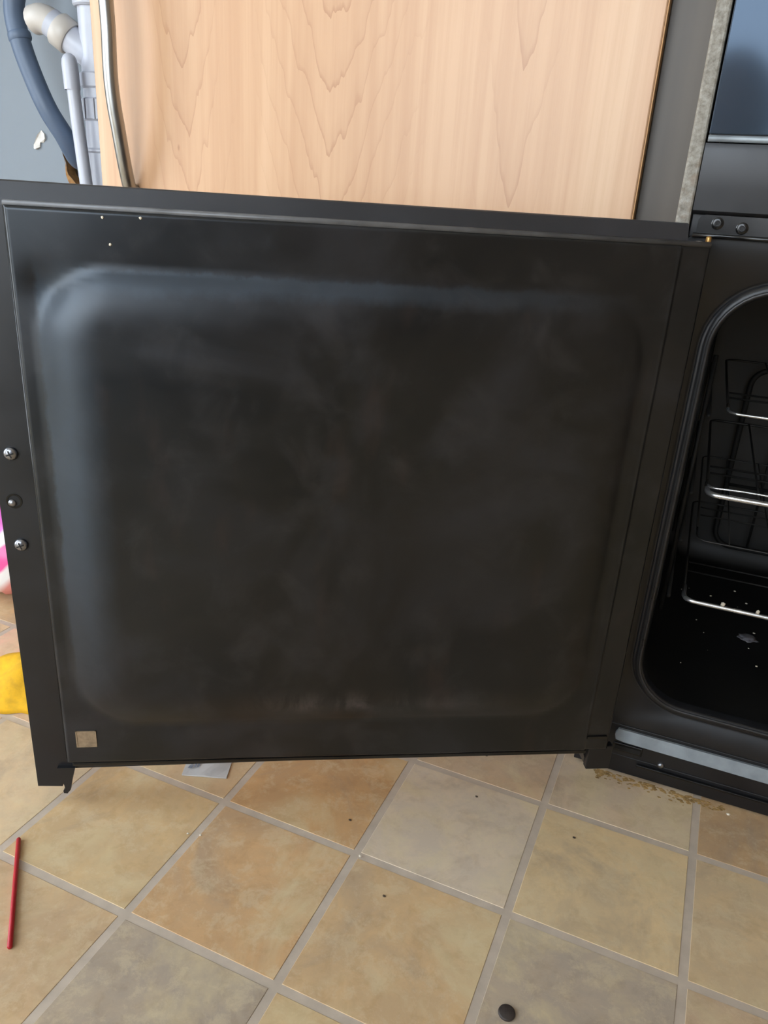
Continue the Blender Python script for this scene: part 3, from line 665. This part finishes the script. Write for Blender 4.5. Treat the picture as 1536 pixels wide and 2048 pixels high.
# yellow cloth
def heap(name, cx, cy, rx, ry, hgt, rot, mat, seed, n=40, fold=.25):
    bm = bmesh.new(); rings = []
    for i in range(16):
        t = i / 15
        ring = []
        for k in range(n):
            a = 2 * math.pi * k / n; d = Vector((math.cos(a), math.sin(a), 0))
            w_ = 1 + fold * noise.noise(d * 1.6 + Vector((seed, 0, 0))) + .10 * noise.noise(d * 5 + Vector((0, seed, 0)))
            r = t * w_; z = hgt * (1 - t ** 2.6) * (1 + .45 * noise.noise(Vector((d.x * t * 3, d.y * t * 3, seed)))) + .0035 * (1 - t) + .0030 * math.sin(3 * a + 6 * t) * t * (1 - t) * 4 * .8
            x, y = rx * r * math.cos(a), ry * r * math.sin(a)
            ring.append(bm.verts.new((cx + x * math.cos(rot) - y * math.sin(rot), cy + x * math.sin(rot) + y * math.cos(rot), max(.0016 * (1 - t), z) + .0004)))
        rings.append(ring)
    ct = bm.verts.new((cx, cy, hgt * 1.02))
    for k in range(n): bm.faces.new((ct, rings[1][k], rings[1][(k + 1) % n]))
    for i in range(1, 15):
        for k in range(n): bm.faces.new((rings[i][k], rings[i + 1][k], rings[i + 1][(k + 1) % n], rings[i][(k + 1) % n]))
    for v in rings[0]: bm.verts.remove(v)
    bm.faces.new(rings[-1][::-1])
    o = obj(name, bm, mat, smooth=True); return o
yc = heap('cleaning_cloth', -.600, .568, .095, .070, .034, math.radians(30), 'yellow', 2.3)
tag(yc, 'yellow cleaning cloth crumpled on the floor behind the open oven door', 'cloth')
# pink and white carrier bag
bm = bmesh.new(); res = bmesh.ops.create_icosphere(bm, subdivisions=4, radius=1.0)
for v in res['verts']:
    d = v.co.copy()
    rid = 1 - abs(noise.noise(d * 2.6 + Vector((3, 0, 1)))) * 2; rid2 = 1 - abs(noise.noise(d * 6.5 + Vector((0, 2, 0)))) * 2
    k = .86 + .20 * noise.noise(d * 1.4 + Vector((5, 1, 0))) + .17 * rid + .07 * rid2
    v.co = Vector((-.845 + d.x * .108 * k, .715 + d.y * .066 * k, max(.0008, .066 + d.z * .078 * k)))
bag = obj('carrier_bag', bm, 'bag', smooth=True); tag(bag, 'pink and white plastic bag lying on the floor below the sink cabinet', 'bag')
# crumbs and specks lying about
cl = [((-.0, 0), None)]
def crumb(name, p, s, mat, label, cat, group, seed):
    bm = bmesh.new(); lump(bm, (p[0], p[1], p[2] + s * .6), (s * 1.3, s, s * .65), seed, 1, .3)
    tag(obj(name, bm, mat), label, cat, group)
for k, (p, s, lab) in enumerate([((-.3341, .4394, 0), .0010, 'left of two pale crumbs on the joint between tan tiles'), ((-.3231, .4427, 0), .0011, 'right of two pale crumbs on the joint between tan tiles'),
        ((-.1847, .4825, 0), .0013, 'white crumb at the crossing of tile joints below mid door'), ((.1192, .6845, 0), .0016, 'white crumb on the tile in front of the cooker base')]):
    crumb('crumb', p, s, 'crumb', lab, 'crumb', 'crumbs on the tiles', k + 40)
for k, (p, lab) in enumerate([((-.2102, .5172, 0), 'dark speck on the brown tile under the oven door'), ((-.1496, .4527, 0), 'dark speck on the tan tile in the middle foreground'), ((-.1114, .5992, 0), 'dark speck on the pale tile below the door'), ((-.0146, .5878, 0), 'dark speck on the cream tile left of the vertical joint'), ((-.1185, .6624, 0), 'dark speck right under the door bottom edge')]):
    crumb('speck', p, .0012, 'speck', lab, 'speck', 'dark specks on the tiles', k + 60)
# crumbs on the door's inner face
DM = door.matrix_basis
for k, (s, z, lab) in enumerate([(.4479, .5135, 'left tiny white crumb under the top lip of the open oven door'), (.4229, .5145, 'right tiny white crumb under the top lip of the open oven door'), (.4439, .4963, 'tiny white crumb lower on the open oven door face')]):
    p = DM @ Vector((-s, -.0006, z)); bm = bmesh.new(); lump(bm, p, (.0011, .0011, .0011), k + 80, 1, .3); tag(obj('door_crumb', bm, 'crumb'), lab, 'crumb', 'crumbs on the oven door')
# grime along the cooker foot
bm = bmesh.new(); rg_ = random.Random(5)
for k in range(220):
    x = rg_.uniform(-.010, .115); y = KY - .003 - abs(rg_.gauss(0, .006)); s = rg_.uniform(.0005, .0019)
    lump(bm, (x, y, s * .18), (s * 1.6, s, s * .22), k, 1, .5)
tag(obj('floor_grime', bm, 'grime'), 'brown crusty grime along the floor at the foot of the cooker', 'grime', kind='stuff')

# ------------------------------------------------------------------ the photographer, seen mirrored in the grill glass
pr = empty('person', (-.10, -.85, 0)); tag(pr, 'person in dark clothes crouching, mirrored in the glass above the oven', 'person')
def skin(name, verts, edges, mat, root):
    me = bpy.data.meshes.new(name); me.from_pydata([v[:3] for v in verts], edges, []); me.materials.append(M[mat])
    o = bpy.data.objects.new(name, me); COL.objects.link(o); o.parent = pr; o.matrix_parent_inverse = pr.matrix_basis.inverted()
    m = o.modifiers.new('skin', 'SKIN'); m.use_smooth_shade = True
    for i, v in enumerate(verts):
        me.skin_vertices[0].data[i].radius = (v[3], v[4] if len(v) > 4 else v[3]); me.skin_vertices[0].data[i].use_root = (i == root)
    s = o.modifiers.new('sub', 'SUBSURF'); s.levels = 2; s.render_levels = 2
    return o
V = [(-.10, -.80, .14, .15, .12), (-.09, -.74, .30, .14, .11), (-.07, -.64, .48, .15, .10), (-.055, -.57, .59, .06, .06), (-.045, -.525, .650, .045, .045),
     (.11, -.62, .53, .06), (.16, -.50, .36, .045), (.11, -.32, .44, .034), (.06, -.23, .51, .026),
     (-.25, -.62, .53, .06), (-.31, -.50, .36, .045), (-.26, -.32, .44, .034), (-.20, -.24, .50, .026),
     (.02, -.80, .12, .085), (.22, -.56, .30, .065), (.14, -.72, .06, .045), (.10, -.58, .035, .032),
     (-.22, -.80, .12, .085), (-.42, -.56, .30, .065), (-.34, -.72, .06, .045), (-.30, -.58, .035, .032)]
Ed = [(0, 1), (1, 2), (2, 3), (3, 4), (2, 5), (5, 6), (6, 7), (7, 8), (2, 9), (9, 10), (10, 11), (11, 12), (0, 13), (13, 14), (14, 15), (15, 16), (0, 17), (17, 18), (18, 19), (19, 20)]
skin('clothed_body', V, Ed, 'denim', 0)
bm = bmesh.new(); res = bmesh.ops.create_icosphere(bm, subdivisions=4, radius=1.0)
for v in res['verts']:
    d = v.co.copy(); z = d.z
    wv = .072 * (1 - .22 * max(0, -z)); dp = .094 * (1 - .18 * max(0, -z))
    x, y = d.x * wv, -d.y * dp
    yy = y + (.014 * math.exp(-((d.x / .22) ** 2 + ((z + .10) / .16) ** 2)) if d.y < 0 else 0)   # nose towards +Y
    if d.y < 0:
        for ex_ in (-.36, .36): yy -= .007 * math.exp(-(((d.x - ex_) / .16) ** 2 + ((z - .08) / .10) ** 2))
    v.co = Vector((-.037 + x, -.455 + yy, .722 + z * .112))
obj('head', bm, 'skin', pr, smooth=True)
bm = bmesh.new(); res = bmesh.ops.create_icosphere(bm, subdivisions=4, radius=1.0)
for v in res['verts']:
    d = v.co.copy(); k = 1 + .05 * noise.noise(d * 5)
    v.co = Vector((-.030 + d.x * .098 * k, -.475 + d.y * .100 * k, .712 + d.z * .132 * k))
bmesh.ops.delete(bm, geom=[v for v in bm.verts if (v.co.y > -.405 and v.co.z < .778) or v.co.z < .600], context='VERTS')
obj('hair', bm, 'hair', pr, smooth=True)
for sx_, hx, hy, hz in ((1, .06, -.23, .51), (-1, -.20, -.24, .50)):
    vv = [(hx, hy, hz, .022, .016), (hx - sx_ * .012, hy + .045, hz + .022, .026, .014), (hx - sx_ * .022, hy + .075, hz + .032, .022, .012)]; ee = [(0, 1), (1, 2)]
    for f_, (dx, dz) in enumerate(((.0, .028), (-.006, .010), (-.008, -.008), (-.006, -.024))):
        i0 = len(vv); ln = (.030, .036, .034, .026)[f_]
        vv += [(hx - sx_ * (.028 + .0), hy + .085, hz + .032 + dz * .8, .0085), (hx - sx_ * (.040 - dx), hy + .085 + ln * .6, hz + .034 + dz, .008), (hx - sx_ * (.058 - dx), hy + .085 + ln * .55, hz + .036 + dz, .007)]
        ee += [(2, i0), (i0, i0 + 1), (i0 + 1, i0 + 2)]
    i0 = len(vv); vv += [(hx - sx_ * .030, hy + .040, hz + .050, .010), (hx - sx_ * .046, hy + .062, hz + .062, .008)]; ee += [(1, i0), (i0, i0 + 1)]
    skin('hand', vv, ee, 'skin', 0)
